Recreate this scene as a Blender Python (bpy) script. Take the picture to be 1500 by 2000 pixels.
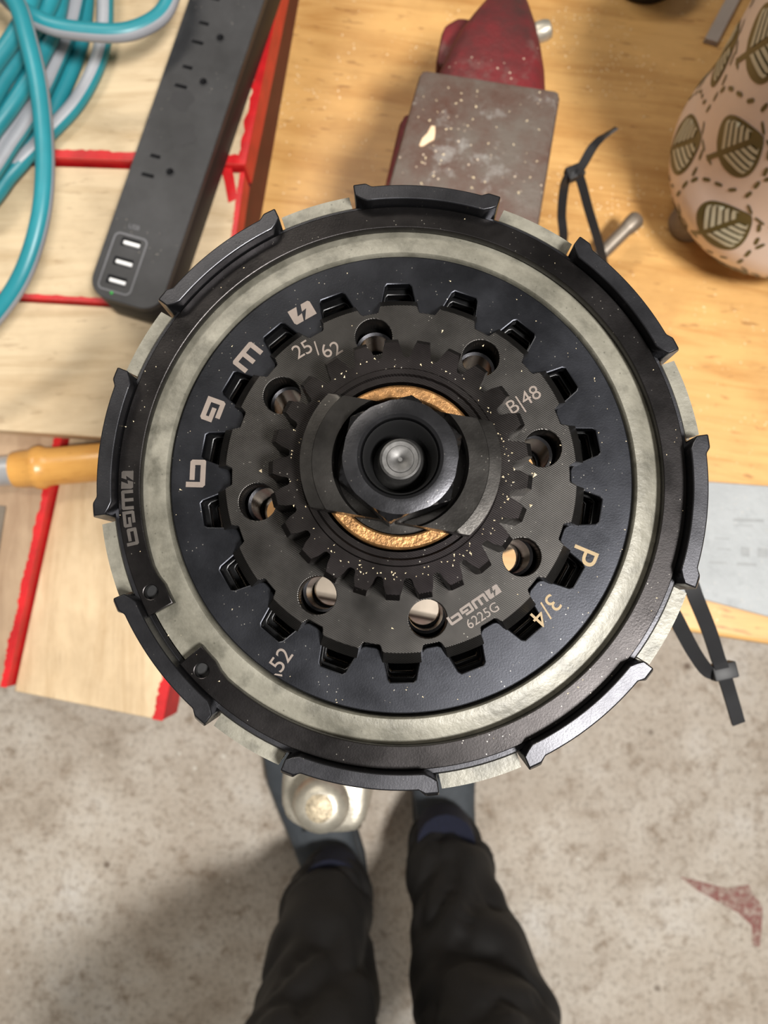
import bpy, bmesh, math, random
from mathutils import Vector, Matrix, noise

# ------------------------------------------------------------------ camera, world, lights, exposure
for o in list(bpy.data.objects):
    bpy.data.objects.remove(o)
scene = bpy.context.scene
COL = scene.collection
F = 1500.0                      # focal length in pixels of the 1500x2000 frame
CAMZ = 1.30
_d = Vector(((780 - 750) / F, -(1160 - 1000) / F, -1.0)).normalized()   # straight down, seen in the camera's frame
_up = -_d
_x = Vector((1, 0, 0)); _x = (_x - _x.dot(_up) * _up).normalized()
_y = _up.cross(_x)
CW = Matrix((_x, _y, _up))      # camera frame -> world
cam_data = bpy.data.cameras.new('camera')
cam_data.sensor_fit = 'VERTICAL'; cam_data.sensor_height = 36.0; cam_data.sensor_width = 27.0
cam_data.lens = 27.0
cam_data.clip_start = 0.01; cam_data.clip_end = 50
cam_data.dof.use_dof = True; cam_data.dof.focus_distance = 0.142; cam_data.dof.aperture_fstop = 30
cam = bpy.data.objects.new('camera', cam_data); COL.objects.link(cam)
cam.matrix_world = Matrix.Translation((0, 0, CAMZ)) @ CW.to_4x4()
scene.camera = cam

world = bpy.data.worlds.new('world'); scene.world = world
world.use_nodes = True
world.node_tree.nodes['Background'].inputs[0].default_value = (1.0, 0.95, 0.88, 1)
world.node_tree.nodes['Background'].inputs[1].default_value = 0.20

def area(name, loc, target, sx, sy, power, color):
    l = bpy.data.lights.new(name, 'AREA'); l.shape = 'RECTANGLE'; l.size = sx; l.size_y = sy
    l.energy = power; l.color = color
    o = bpy.data.objects.new(name, l); COL.objects.link(o); o.location = loc
    o.rotation_euler = (Vector(target) - Vector(loc)).to_track_quat('-Z', 'Y').to_euler()
    return o
area('ceiling_lamp_near', (0.51, -0.34, 2.40), (0.05, -0.05, 0.9), 0.30, 0.22, 43, (1.0, 0.97, 0.93))
area('ceiling_lamp_far', (-0.55, 0.95, 2.40), (-0.15, 0.1, 0.8), 0.8, 0.25, 13, (1.0, 0.93, 0.82))
vs = scene.view_settings
vs.view_transform = 'Standard'; vs.look = 'None'; vs.gamma = 1.0; vs.exposure = 0.0
vs.use_curve_mapping = False

# ------------------------------------------------------------------ helpers
def at(u, v, z):
    """point of the plane at height z that is seen at pixel (u, v)"""
    c = CW @ Vector(((u - 750) / F, -(v - 1000) / F, -1.0))
    return Vector((0, 0, CAMZ)) + c * ((z - CAMZ) / c.z)

def srgb(r, g, b):
    return tuple(((x / 255) / 12.92 if x / 255 <= .04045 else ((x / 255 + .055) / 1.055) ** 2.4) for x in (r, g, b)) + (1,)

def tag(o, label=None, cat=None, group=None, kind=None):
    if label: o['label'] = label
    if cat: o['category'] = cat
    if group: o['group'] = group
    if kind: o['kind'] = kind
    return o

def empty(name, loc=(0, 0, 0), rz=0.0):
    o = bpy.data.objects.new(name, None); COL.objects.link(o)
    o.location = loc; o.rotation_euler = (0, 0, rz); o.empty_display_size = 0.01
    return o

def obj(name, me, mat=None, parent=None, loc=(0, 0, 0), rz=0.0, smooth=35):
    if isinstance(me, bmesh.types.BMesh):
        m = bpy.data.meshes.new(name); me.to_mesh(m); me.free(); me = m
    if mat is not None and len(me.materials) == 0:
        for mm in (mat if isinstance(mat, (list, tuple)) else [mat]):
            me.materials.append(mm)
    if smooth:
        for p in me.polygons: p.use_smooth = True
        me.set_sharp_from_angle(angle=math.radians(smooth))
    o = bpy.data.objects.new(name, me); COL.objects.link(o)
    o.location = loc; o.rotation_euler = (0, 0, rz)
    if parent: o.parent = parent
    return o

def bevel(o, w, seg=2, ang=35):
    m = o.modifiers.new('bevel', 'BEVEL'); m.width = w; m.segments = seg
    m.limit_method = 'ANGLE'; m.angle_limit = math.radians(ang); m.harden_normals = False
    return o

def pydata(name, vs, fs):
    m = bpy.data.meshes.new(name); m.from_pydata([tuple(v) for v in vs], [], fs); m.update()
    bm = bmesh.new(); bm.from_mesh(m); bmesh.ops.recalc_face_normals(bm, faces=bm.faces); bm.to_mesh(m); bm.free()
    return m

def polar(rings, n=144, annulus=True):
    """rings: (radius or function of angle, z). annulus closes last ring to the first, else both ends get caps"""
    V, Fc = [], []
    for r, z in rings:
        for i in range(n):
            t = 2 * math.pi * i / n
            rr = r(t) if callable(r) else r
            V.append((rr * math.cos(t), rr * math.sin(t), z))
    k = len(rings)
    for j in range(k if annulus else k - 1):
        a, b = j * n, ((j + 1) % k) * n
        for i in range(n):
            i2 = (i + 1) % n
            Fc.append((a + i, a + i2, b + i2, b + i))
    if not annulus:
        Fc.append(tuple(range(n))); Fc.append(tuple(range((k - 1) * n, k * n)))
    return pydata('polar', V, Fc)

def revolve(profile, n=48, cap=True):
    return polar([(r, z) for r, z in profile], n, False)

def curve2d(splines, z0, z1, bev=0.0):
    cu = bpy.data.curves.new('c', 'CURVE'); cu.dimensions = '2D'; cu.fill_mode = 'BOTH'
    for pts in splines:
        s = cu.splines.new('POLY'); s.points.add(len(pts) - 1)
        for p, q in zip(s.points, pts): p.co = (q[0], q[1], 0, 1)
        s.use_cyclic_u = True
    cu.extrude = (z1 - z0) / 2 - bev; cu.bevel_depth = bev; cu.bevel_resolution = 1; cu.offset = -bev
    o = bpy.data.objects.new('c', cu)
    me = bpy.data.meshes.new_from_object(o)
    bpy.data.objects.remove(o); bpy.data.curves.remove(cu)
    me.transform(Matrix.Translation((0, 0, (z0 + z1) / 2)))
    me.materials.clear()
    return me

def circle(r, n=48, cx=0, cy=0, ph=0):
    return [(cx + r * math.cos(ph + 2 * math.pi * i / n), cy + r * math.sin(ph + 2 * math.pi * i / n)) for i in range(n)]

def smooth_path(pts, sub=8):
    P = [Vector(p) for p in pts]; out = []
    for i in range(len(P) - 1):
        p0 = P[i - 1] if i > 0 else P[i] * 2 - P[i + 1]
        p1, p2 = P[i], P[i + 1]
        p3 = P[i + 2] if i + 2 < len(P) else P[i + 1] * 2 - P[i]
        for k in range(sub):
            t = k / sub
            out.append(0.5 * ((2 * p1) + (p2 - p0) * t + (2 * p0 - 5 * p1 + 4 * p2 - p3) * t * t + (3 * p1 - p0 - 3 * p2 + p3) * t ** 3))
    out.append(P[-1]); return out

def tube(path, r, n=14, stripe=None, sub=8, up=Vector((0, 0, 1)), flat=1.0):
    """sweep; stripe=(a0,a1) degrees round the section take material 1"""
    path = smooth_path(path, sub) if sub > 1 else [Vector(p) for p in path]
    bm = bmesh.new(); rings = []
    for i, p in enumerate(path):
        d = (path[min(i + 1, len(path) - 1)] - path[max(i - 1, 0)]).normalized()
        s = d.cross(up)
        s = s.normalized() if s.length > 1e-5 else Vector((1, 0, 0))
        u = s.cross(d).normalized()
        rr = r(i / (len(path) - 1)) if callable(r) else r
        rings.append([bm.verts.new(p + s * rr * math.cos(2 * math.pi * k / n) + u * rr * flat * math.sin(2 * math.pi * k / n)) for k in range(n)])
    for a, b in zip(rings, rings[1:]):
        for k in range(n):
            f = bm.faces.new((a[k], a[(k + 1) % n], b[(k + 1) % n], b[k]))
            if stripe:
                ang = 360 * (k + .5) / n
                if (ang - stripe[0]) % 360 < (stripe[1] - stripe[0]): f.material_index = 1
    bm.faces.new(rings[0]); bm.faces.new(rings[-1])
    bmesh.ops.recalc_face_normals(bm, faces=bm.faces)
    return bm

def rbox(x0, x1, y0, y1, z0, z1, bev=0.0, seg=2):
    bm = bmesh.new()
    bmesh.ops.create_cube(bm, size=1)
    for v in bm.verts:
        v.co = Vector((x0 if v.co.x < 0 else x1, y0 if v.co.y < 0 else y1, z0 if v.co.z < 0 else z1))
    if bev: bmesh.ops.bevel(bm, geom=bm.edges[:], offset=bev, segments=seg, affect='EDGES', profile=.5)
    return bm

def prism(poly, z0, z1, bev=0.0, top_scale=1.0, seg=2):
    n = len(poly)
    cx = sum(p[0] for p in poly) / n; cy = sum(p[1] for p in poly) / n
    bm = bmesh.new()
    a = [bm.verts.new((p[0], p[1], z0)) for p in poly]
    b = [bm.verts.new((cx + (p[0] - cx) * top_scale, cy + (p[1] - cy) * top_scale, z1)) for p in poly]
    for i in range(n): bm.faces.new((a[i], a[(i + 1) % n], b[(i + 1) % n], b[i]))
    bm.faces.new(a[::-1]); bm.faces.new(b)
    bmesh.ops.recalc_face_normals(bm, faces=bm.faces)
    if bev: bmesh.ops.bevel(bm, geom=bm.edges[:], offset=bev, segments=seg, affect='EDGES', profile=.5)
    return bm

def merge(meshes):
    bm = bmesh.new()
    for m in meshes:
        if isinstance(m, bmesh.types.BMesh):
            t = bpy.data.meshes.new('t'); m.to_mesh(t); m.free(); m = t
        bm.from_mesh(m)
    me = bpy.data.meshes.new('m'); bm.to_mesh(me); bm.free()
    return me

def text_mesh(s, size, M, ex=0.00004):
    cu = bpy.data.curves.new('t', 'FONT'); cu.body = s; cu.size = size; cu.extrude = ex
    cu.align_x = 'CENTER'; cu.align_y = 'CENTER'
    o = bpy.data.objects.new('t', cu); me = bpy.data.meshes.new_from_object(o)
    bpy.data.objects.remove(o)
    me.materials.clear(); me.transform(M); return me

# ------------------------------------------------------------------ materials
class NT:
    def __init__(s, name):
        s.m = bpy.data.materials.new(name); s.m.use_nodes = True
        s.t = s.m.node_tree; s.n = s.t.nodes; s.b = s.n['Principled BSDF']
        s.tc = s.n.new('ShaderNodeTexCoord'); s.co = s.tc.outputs['Object']
    def link(s, a, b): s.t.links.new(a, b)
    def mapping(s, scale, rot=(0, 0, 0)):
        k = s.n.new('ShaderNodeMapping'); s.link(s.co, k.inputs[0])
        k.inputs['Scale'].default_value = scale; k.inputs['Rotation'].default_value = rot
        return k.outputs[0]
    def noise(s, scale, detail=4, rough=.6, vec=None, dist=0):
        k = s.n.new('ShaderNodeTexNoise'); k.inputs['Scale'].default_value = scale
        k.inputs['Detail'].default_value = detail; k.inputs['Roughness'].default_value = rough
        k.inputs['Distortion'].default_value = dist
        s.link(vec if vec is not None else s.co, k.inputs['Vector']); return k.outputs[0]
    def vor(s, scale, vec=None, feature='F1'):
        k = s.n.new('ShaderNodeTexVoronoi'); k.feature = feature; k.inputs['Scale'].default_value = scale
        s.link(vec if vec is not None else s.co, k.inputs['Vector']); return k.outputs['Distance']
    def ramp(s, fac, stops):
        k = s.n.new('ShaderNodeValToRGB'); e = k.color_ramp.elements
        while len(e) < len(stops): e.new(0.5)
        for q, (p, c) in zip(e, stops):
            q.position = p; q.color = c if len(c) == 4 else tuple(c) + (1,)
        s.link(fac, k.inputs[0]); return k.outputs[0]
    def mix(s, fac, a, b, mode='MIX'):
        k = s.n.new('ShaderNodeMix'); k.data_type = 'RGBA'; k.blend_type = mode
        for sock, v in ((k.inputs[0], fac), (k.inputs[6], a), (k.inputs[7], b)):
            if isinstance(v, (int, float, tuple)): sock.default_value = v
            else: s.link(v, sock)
        return k.outputs[2]
    def math(s, op, a, b=0.0):
        k = s.n.new('ShaderNodeMath'); k.operation = op
        for sock, v in ((k.inputs[0], a), (k.inputs[1], b)):
            if isinstance(v, (int, float)): sock.default_value = v
            else: s.link(v, sock)
        return k.outputs[0]
    def bump(s, h, strength, dist):
        k = s.n.new('ShaderNodeBump'); k.inputs['Strength'].default_value = strength; k.inputs['Distance'].default_value = dist
        s.link(h, k.inputs['Height']); s.link(k.outputs[0], s.b.inputs['Normal'])
    def set(s, color=None, rough=None, metal=None, **kw):
        for nm, v in (('Base Color', color), ('Roughness', rough), ('Metallic', metal)):
            if v is None: continue
            if isinstance(v, (int, float, tuple)): s.b.inputs[nm].default_value = v
            else: s.link(v, s.b.inputs[nm])
        for nm, v in kw.items(): s.b.inputs[nm.replace('_', ' ')].default_value = v
        return s.m

def W1(v): return (v, v, v, 1)

def metal_black(name, col, rough, metal=.55, specks=.35, lines=None, tint2=None, bump=.12):
    k = NT(name)
    n1 = k.noise(60, 5); c = k.ramp(n1, [(.3, tuple(x * .75 for x in col[:3])), (.7, tuple(x * 1.25 for x in col[:3]))])
    if tint2: c = k.mix(k.ramp(k.noise(25, 3), [(.45, W1(0)), (.65, W1(1))]), c, tint2)
    v = k.vor(900); sp = k.ramp(v, [(.05, W1(1)), (.12, W1(0))])
    sel = k.ramp(k.noise(180, 2), [(.50, W1(0)), (.60, W1(1))])
    m = k.math('MULTIPLY', sp, sel); m = k.math('MULTIPLY', m, specks)
    c = k.mix(m, c, srgb(190, 185, 175))
    k.set(color=c, rough=k.ramp(k.noise(90, 4), [(.3, W1(rough - .08)), (.7, W1(rough + .1))]), metal=metal)
    if lines:
        w = k.n.new('ShaderNodeTexWave'); w.inputs['Scale'].default_value = lines[0]; w.inputs['Distortion'].default_value = .4
        k.link(k.mapping((1, 1, 1), (0, 0, lines[1])), w.inputs['Vector'])
        k.bump(w.outputs[1], lines[2], .0002)
    else:
        k.bump(k.noise(2600, 3), bump, .00012)
    return k.m

M_DISC = metal_black('blued_steel_disc', srgb(43, 44, 48), .34, metal=.9, specks=.55)
M_HUB = metal_black('phosphated_hub', srgb(60, 58, 56), .38, metal=.88, specks=.4, lines=(950, math.radians(-58), .18))
M_PIN = metal_black('oily_pinion', srgb(43, 40, 39), .32, metal=.9, specks=1.0, lines=(950, math.radians(-58), .16), tint2=srgb(38, 34, 35))
M_BASKET = metal_black('black_basket', srgb(58, 58, 61), .32, metal=.9, specks=.5)
M_SNAP = metal_black('black_snap_ring', srgb(42, 40, 40), .30, metal=.92, specks=.5)
M_NUT = metal_black('blackened_nut', srgb(72, 72, 75), .26, metal=.95, specks=.4)
M_WASH = metal_black('blackened_washer', srgb(62, 60, 58), .30, metal=.92, specks=.45)
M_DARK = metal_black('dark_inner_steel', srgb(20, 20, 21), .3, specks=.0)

def m_greyring():
    k = NT('oiled_grey_friction_plate')
    c = k.ramp(k.noise(45, 6, .7), [(.30, srgb(74, 72, 63)), (.5, srgb(116, 113, 102)), (.70, srgb(140, 137, 125))])
    c = k.mix(k.ramp(k.noise(160, 4), [(.52, W1(0)), (.7, W1(.8))]), c, srgb(78, 76, 67))
    c = k.mix(k.ramp(k.vor(500), [(.05, W1(.6)), (.12, W1(0))]), c, srgb(70, 68, 60))
    k.bump(k.noise(600, 4), .25, .0004)
    return k.set(color=c, rough=.42, metal=.12)
M_GREY = m_greyring()

def m_simple(name, col, rough=.5, metal=0.0, var=.2, scale=40, bump=0.0, bscale=300, **kw):
    k = NT(name)
    c = k.ramp(k.noise(scale, 5), [(.3, tuple(x * (1 - var) for x in col[:3])), (.7, tuple(min(1, x * (1 + var)) for x in col[:3]))])
    if bump: k.bump(k.noise(bscale, 4), bump, .001)
    return k.set(color=c, rough=rough, metal=metal, **kw)

M_ETCH = m_simple('laser_etched_grey', srgb(116, 105, 97), .5, var=.12, scale=300)
M_ETCHDIM = m_simple('faint_brown_etching', srgb(58, 53, 49), .5, var=.25, scale=500)
M_ETCHGOLD = m_simple('tan_etching', srgb(140, 118, 80), .5, var=.15, scale=300)
M_BRONZE = m_simple('bronze_bush', srgb(146, 108, 68), .42, metal=.75, var=.55, scale=400, bump=.25, bscale=1200)
M_STUD = m_simple('worn_stud_steel', srgb(92, 91, 90), .5, metal=.85, var=.4, scale=400)

def m_wood(name, light, dark, sx=6, sy=60, spot=srgb(120, 84, 48), rough=.55, chips=0.0, rot=0.0, ring=.35, spotw=.28):
    k = NT(name)
    v = k.mapping((sx, sy, sy), (0, 0, rot))
    n1 = k.noise(1.0, 6, .62, v, dist=.8)
    c = k.ramp(n1, [(.30, dark), (.52, light), (.75, tuple(min(1, x * 1.12) for x in light[:3]))])
    n2 = k.noise(4.0, 4, .6, k.mapping((sx * .8, sy * 1.6, sy), (0, 0, rot)))
    c = k.mix(k.ramp(n2, [(.48, W1(0)), (.75, W1(ring))]), c, dark)
    n3 = k.noise(1.0, 3, .5, k.mapping((sx * 10, sy * 5, sy), (0, 0, rot)))
    c = k.mix(k.ramp(n3, [(.63, W1(0)), (.72, W1(spotw))]), c, spot)
    stain = k.ramp(k.noise(9, 6, .65), [(.46, W1(0)), (.72, W1(.5))])
    c = k.mix(stain, c, tuple(x * .62 for x in dark[:3]) + (1,))
    if chips:
        sp = k.math('MULTIPLY', k.ramp(k.vor(260), [(.10, W1(1)), (.2, W1(0))]), k.ramp(k.noise(14, 3), [(.52, W1(0)), (.6, W1(chips))]))
        c = k.mix(sp, c, srgb(250, 232, 196))
    k.bump(n2, .25, .0006)
    return k.set(color=c, rough=rough)
M_BENCH = m_wood('varnished_bench_wood', srgb(214, 168, 104), srgb(184, 132, 70), 5, 42, spot=srgb(138, 92, 48), rough=.42, chips=.9, spotw=.6, rot=math.radians(3))
M_PALE = m_wood('pale_sanded_board', srgb(212, 190, 156), srgb(186, 160, 124), 7, 46, spot=srgb(128, 98, 70), rough=.65)
M_PALE2 = m_wood('pale_board_lengthwise', srgb(214, 190, 154), srgb(186, 158, 120), 46, 7, spot=srgb(128, 98, 70), rough=.65)
M_BROWNB = m_wood('greyish_brown_board', srgb(178, 152, 124), srgb(150, 122, 96), 40, 7, rough=.7)
M_RED = m_simple('red_edge_paint', srgb(196, 28, 32), .45, var=.22, scale=60, bump=.2, bscale=250)
M_RED_SHADED = m_simple('red_paint_shaded_side', srgb(78, 8, 12), .6, var=.25, scale=50)  # the red edge paint again, with side shade put into the colour
M_HANDLE = m_wood('varnished_tool_handle', srgb(216, 160, 84), srgb(196, 134, 62), 12, 80, rough=.3, ring=.2)

def m_concrete():
    k = NT('stained_concrete')
    c = k.ramp(k.noise(5, 9, .68), [(.28, srgb(150, 136, 120)), (.42, srgb(204, 191, 175)), (.56, srgb(224, 214, 200)), (.72, srgb(240, 235, 227))])
    c = k.mix(k.ramp(k.noise(2.2, 4), [(.45, W1(0)), (.7, W1(.35))]), c, srgb(188, 176, 160))
    c = k.mix(k.ramp(k.noise(30, 7, .72), [(.52, W1(0)), (.68, W1(.75))]), c, srgb(146, 124, 102))
    c = k.mix(k.ramp(k.noise(110, 5, .75), [(.50, W1(0)), (.68, W1(.6))]), c, srgb(126, 112, 96))
    c = k.mix(k.math('MULTIPLY', k.ramp(k.vor(28), [(.06, W1(1)), (.12, W1(0))]), k.ramp(k.noise(9, 2), [(.5, W1(0)), (.6, W1(.9))])), c, srgb(240, 234, 222))
    c = k.mix(k.math('MULTIPLY', k.ramp(k.vor(17), [(.05, W1(1)), (.13, W1(0))]), k.ramp(k.noise(6, 2), [(.52, W1(0)), (.62, W1(.8))])), c, srgb(96, 76, 60))
    k.bump(k.noise(60, 8, .7), .3, .004)
    return k.set(color=c, rough=.75)
M_FLOOR = m_concrete()

def m_vise(name, base, dark, dirt, rough=.55, metal=.25, chips=.8):
    k = NT(name)
    c = k.ramp(k.noise(22, 7, .7), [(.32, dark), (.6, base)])
    c = k.mix(k.ramp(k.noise(40, 6, .72), [(.56, W1(0)), (.68, W1(.55))]), c, dirt)
    sp = k.math('MULTIPLY', k.ramp(k.vor(210), [(.08, W1(1)), (.15, W1(0))]), k.ramp(k.noise(20, 3), [(.5, W1(0)), (.58, W1(chips))]))
    c = k.mix(sp, c, srgb(235, 215, 190))
    k.bump(k.noise(120, 7, .7), .45, .002)
    return k.set(color=c, rough=rough, metal=metal)
M_ANVIL = m_vise('worn_grey_anvil', srgb(108, 98, 90), srgb(88, 54, 42), srgb(176, 174, 170))
M_VRED = m_vise('worn_red_casting', srgb(124, 34, 40), srgb(76, 44, 42), srgb(116, 92, 86))
M_CAST = m_simple('galvanised_casting', srgb(178, 172, 158), .42, metal=.6, var=.35, scale=70, bump=.45, bscale=120)
M_ROUGHEND = m_simple('hammered_end_face', srgb(190, 176, 150), .5, metal=.5, var=.5, scale=350, bump=.8, bscale=500)
M_ROD = m_simple('dull_steel_rod', srgb(136, 126, 114), .45, metal=.6, var=.2, scale=60)

def m_strip():
    k = NT('dusty_black_plastic')
    c = k.ramp(k.noise(22, 6, .65), [(.3, srgb(31, 31, 33)), (.7, srgb(57, 57, 59))])
    sp = k.math('MULTIPLY', k.ramp(k.vor(330), [(.06, W1(1)), (.11, W1(0))]), k.ramp(k.noise(30, 2), [(.57, W1(0)), (.63, W1(.8))]))
    c = k.mix(sp, c, srgb(200, 190, 175))
    return k.set(color=c, rough=.55)
M_STRIP = m_strip()
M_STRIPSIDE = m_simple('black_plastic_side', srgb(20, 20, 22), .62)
M_BLACK = m_simple('matt_black', srgb(14, 14, 15), .6)
M_FRAME = m_simple('grey_printed_line', srgb(110, 110, 114), .6)
M_USB = m_simple('bright_usb_tongue', srgb(236, 236, 236), .4, var=.05)
M_SMUDGE = m_simple('dark_smudge', srgb(30, 30, 34), .5)
M_LED = NT('green_led').set(color=srgb(40, 160, 60), rough=.3)
M_TEAL = m_simple('teal_rubber', srgb(38, 134, 146), .38, var=.14, scale=25)
M_HOSEGREY = m_simple('grey_rubber_stripe', srgb(160, 162, 168), .42, var=.12, scale=25)
M_TIE = m_simple('black_nylon', srgb(28, 28, 30), .55)
M_PLATE = m_vise('grey_printed_plate', srgb(168, 172, 174), srgb(156, 160, 162), srgb(140, 144, 146), .45, 0.0, .3)
M_FADED = m_simple('faded_print', srgb(146, 149, 150), .5, var=.1, scale=200)
M_POT = m_simple('blush_glaze', srgb(230, 211, 198), .38, var=.04, scale=15)
M_OLIVE = m_simple('olive_print', srgb(84, 77, 40), .4, var=.12, scale=60)
M_PALEG = m_simple('pale_green_print', srgb(196, 194, 170), .4, var=.06, scale=60)
M_FOOT = m_simple('grey_pot_foot', srgb(122, 112, 104), .35)
M_CARD = m_simple('grey_card', srgb(162, 150, 142), .7, var=.06)
M_TROUSER = m_simple('black_cloth', srgb(19, 18, 18), .72, var=.3, scale=30, bump=.3, bscale=900)
M_SOCK = m_simple('navy_knit', srgb(20, 24, 44), .9, var=.2, scale=200)
M_SHOE = m_simple('slate_shoe_upper', srgb(74, 80, 86), .7, var=.15, scale=80)
M_SOLE = m_simple('dark_shoe_sole', srgb(54, 58, 62), .7)
M_CHIP = m_simple('sawdust', srgb(244, 224, 186), .7, var=.1)
M_CREAM = m_simple('cream_drip', srgb(238, 206, 170), .5, var=.06)
M_STEELW = m_simple('pale_metal_ferrule', srgb(206, 206, 208), .3, metal=.6)

def m_mark():
    k = NT('faded_red_floor_paint')
    k.set(color=srgb(164, 96, 92), rough=.8)
    tr = k.n.new('ShaderNodeBsdfTransparent'); ms = k.n.new('ShaderNodeMixShader')
    k.link(k.ramp(k.noise(90, 6, .75), [(.36, W1(.1)), (.62, W1(.75))]), ms.inputs[0])
    k.link(tr.outputs[0], ms.inputs[1]); k.link(k.b.outputs[0], ms.inputs[2])
    k.link(ms.outputs[0], k.n['Material Output'].inputs[0]); return k.m
M_MARK = m_mark()

# ------------------------------------------------------------------ structure: floor, bench
floor = tag(obj('floor', rbox(-2.2, 2.2, -2.2, 2.2, -.05, 0), M_FLOOR, smooth=0), 'beige grey stained concrete garage floor', kind='structure')
random.seed(4)
mark_px = [(1328, 1712), (1370, 1722), (1420, 1735), (1462, 1728), (1470, 1745), (1490, 1770), (1488, 1810), (1484, 1850), (1470, 1848), (1468, 1808), (1440, 1782), (1400, 1760), (1360, 1738)]
pts = [at(u, v, .0006) for u, v in mark_px]
obj('paint_mark', pydata('mark', pts, [tuple(range(len(pts)))]), M_MARK, floor, smooth=0)

ZB = 0.71                                       # bench top
ANG = math.radians(-11.0)                       # bench, boards and vise run this way
ca, sa = math.cos(ANG), math.sin(ANG)
e0 = at(1330, 1231, ZB); e1 = at(1500, 1258, ZB)
bang = math.atan2(e1.y - e0.y, e1.x - e0.x)
bench = empty('workbench', (e0.x, e0.y, 0), bang)
tag(bench, 'wooden workbench with a yellowish varnished top under the vise', 'workbench')
bevel(obj('bench_top', rbox(-1.0, .75, 0, .86, ZB - .04, ZB), M_BENCH, bench, smooth=0), .003)
for x, y in ((-.93, .08), (.68, .08), (-.93, .78), (.68, .78)):
    obj('leg', rbox(x - .045, x + .045, y - .045, y + .045, 0, ZB - .04, .004), M_PALE, bench, smooth=0)
obj('front_rail', rbox(-.885, .635, .05, .09, ZB - .14, ZB - .04, .003), M_PALE, bench, smooth=0)
obj('back_rail', rbox(-.885, .635, .77, .81, ZB - .14, ZB - .04, .003), M_PALE, bench, smooth=0)

# ------------------------------------------------------------------ clutch
C = Vector((0.0002, 0.0221, CAMZ - .142))
clutch = empty('scooter_clutch', C)
tag(clutch, 'large round black scooter clutch with toothed disc, pinion and centre nut on the vise', 'clutch')
mm = .001
def cp(name, me, mat, parent=None, bev=0.0, smooth=35, rz=0):
    o = obj(name, me, mat, parent or clutch, rz=rz, smooth=smooth)
    if bev: bevel(o, bev * mm)
    return o
def sc(me): me.transform(Matrix.Scale(mm, 4)); return me
def arc(r, a0, a1, n):
    return [(r * math.cos(math.radians(a0 + (a1 - a0) * i / n)), r * math.sin(math.radians(a0 + (a1 - a0) * i / n))) for i in range(n + 1)]

# basket: wall ring and back plate, eight fingers standing up from it
basket = cp('basket', sc(polar([(57.4, -14), (57.4, -36), (34, -36), (34, -33.5), (54.6, -33.5), (54.6, -14)], 160)), M_BASKET, bev=.2)
cp('basket_lip', sc(polar([(53.7, -5.0), (54.2, -4.4), (55.3, -4.4), (55.7, -4.9), (55.7, -14.2), (54.6, -14.2)], 160)), M_BASKET, basket)
FING = [84.6, 38.8, -6.9, -52.2, -97.6, -142.3, -186.9, -230.8]
def finger():
    h = 14.4; V, Fc = [], []
    def ro(a): return 57.9 if abs(a) > 11.6 else 57.2
    N = 24
    A = [-h + 2 * h * i / N for i in range(N + 1)]
    def ri(a): return 54.3 + (max(0, abs(a) - (h - 2.0)) / 2.0) * 1.5
    rows = []
    for a in A:
        t = math.radians(a); c, s = math.cos(t), math.sin(t)
        fl = .9 if abs(a) > 11.6 else .15
        rows.append([(ri(a) * c, ri(a) * s, -16), (ri(a) * c, ri(a) * s, 0), (ro(a) * c, ro(a) * s, 0), ((ro(a) + fl) * c, (ro(a) + fl) * s, -2.2), ((ro(a) + fl) * c, (ro(a) + fl) * s, -16)])
    for r in rows: V += r
    for i in range(N):
        for j in range(5):
            Fc.append((i * 5 + j, i * 5 + (j + 1) % 5, (i + 1) * 5 + (j + 1) % 5, (i + 1) * 5 + j))
    Fc.append((0, 1, 2, 3, 4)); Fc.append(tuple(N * 5 + j for j in range(5)))
    return sc(pydata('finger', V, Fc))
fme = finger()
for a in FING:
    cp('finger', fme, M_BASKET, basket, bev=.25, rz=math.radians(a))

# plate stack: a grey friction plate with tongues in the slots between the fingers
def tongue_r(t):
    a = math.degrees(t)
    for c in FING:
        if abs((a - c + 180) % 360 - 180) < 15.1: return 53.6
    return 58.6
plates = cp('friction_plate', sc(polar([(44.9, -4.6), (45.3, -4.1), (47.2, -4.1), (50.2, -5.4), (53.0, -5.7), (tongue_r, -5.7), (tongue_r, -8.2), (44.9, -8.2)], 720)), M_GREY, smooth=50)
plates['label'] = 'oiled grey friction plate'
lower = cp('friction_plate', sc(polar([(45.3, -10.5), (53, -10.5), (tongue_r, -10.5), (tongue_r, -13.2), (45.3, -13.2)], 720)), M_GREY)
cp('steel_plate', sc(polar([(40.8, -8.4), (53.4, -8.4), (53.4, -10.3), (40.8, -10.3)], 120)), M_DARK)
cp('steel_plate', sc(polar([(39.6, -13.4), (53.4, -13.4), (53.4, -33), (39.6, -33)], 120)), M_DARK)

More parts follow.
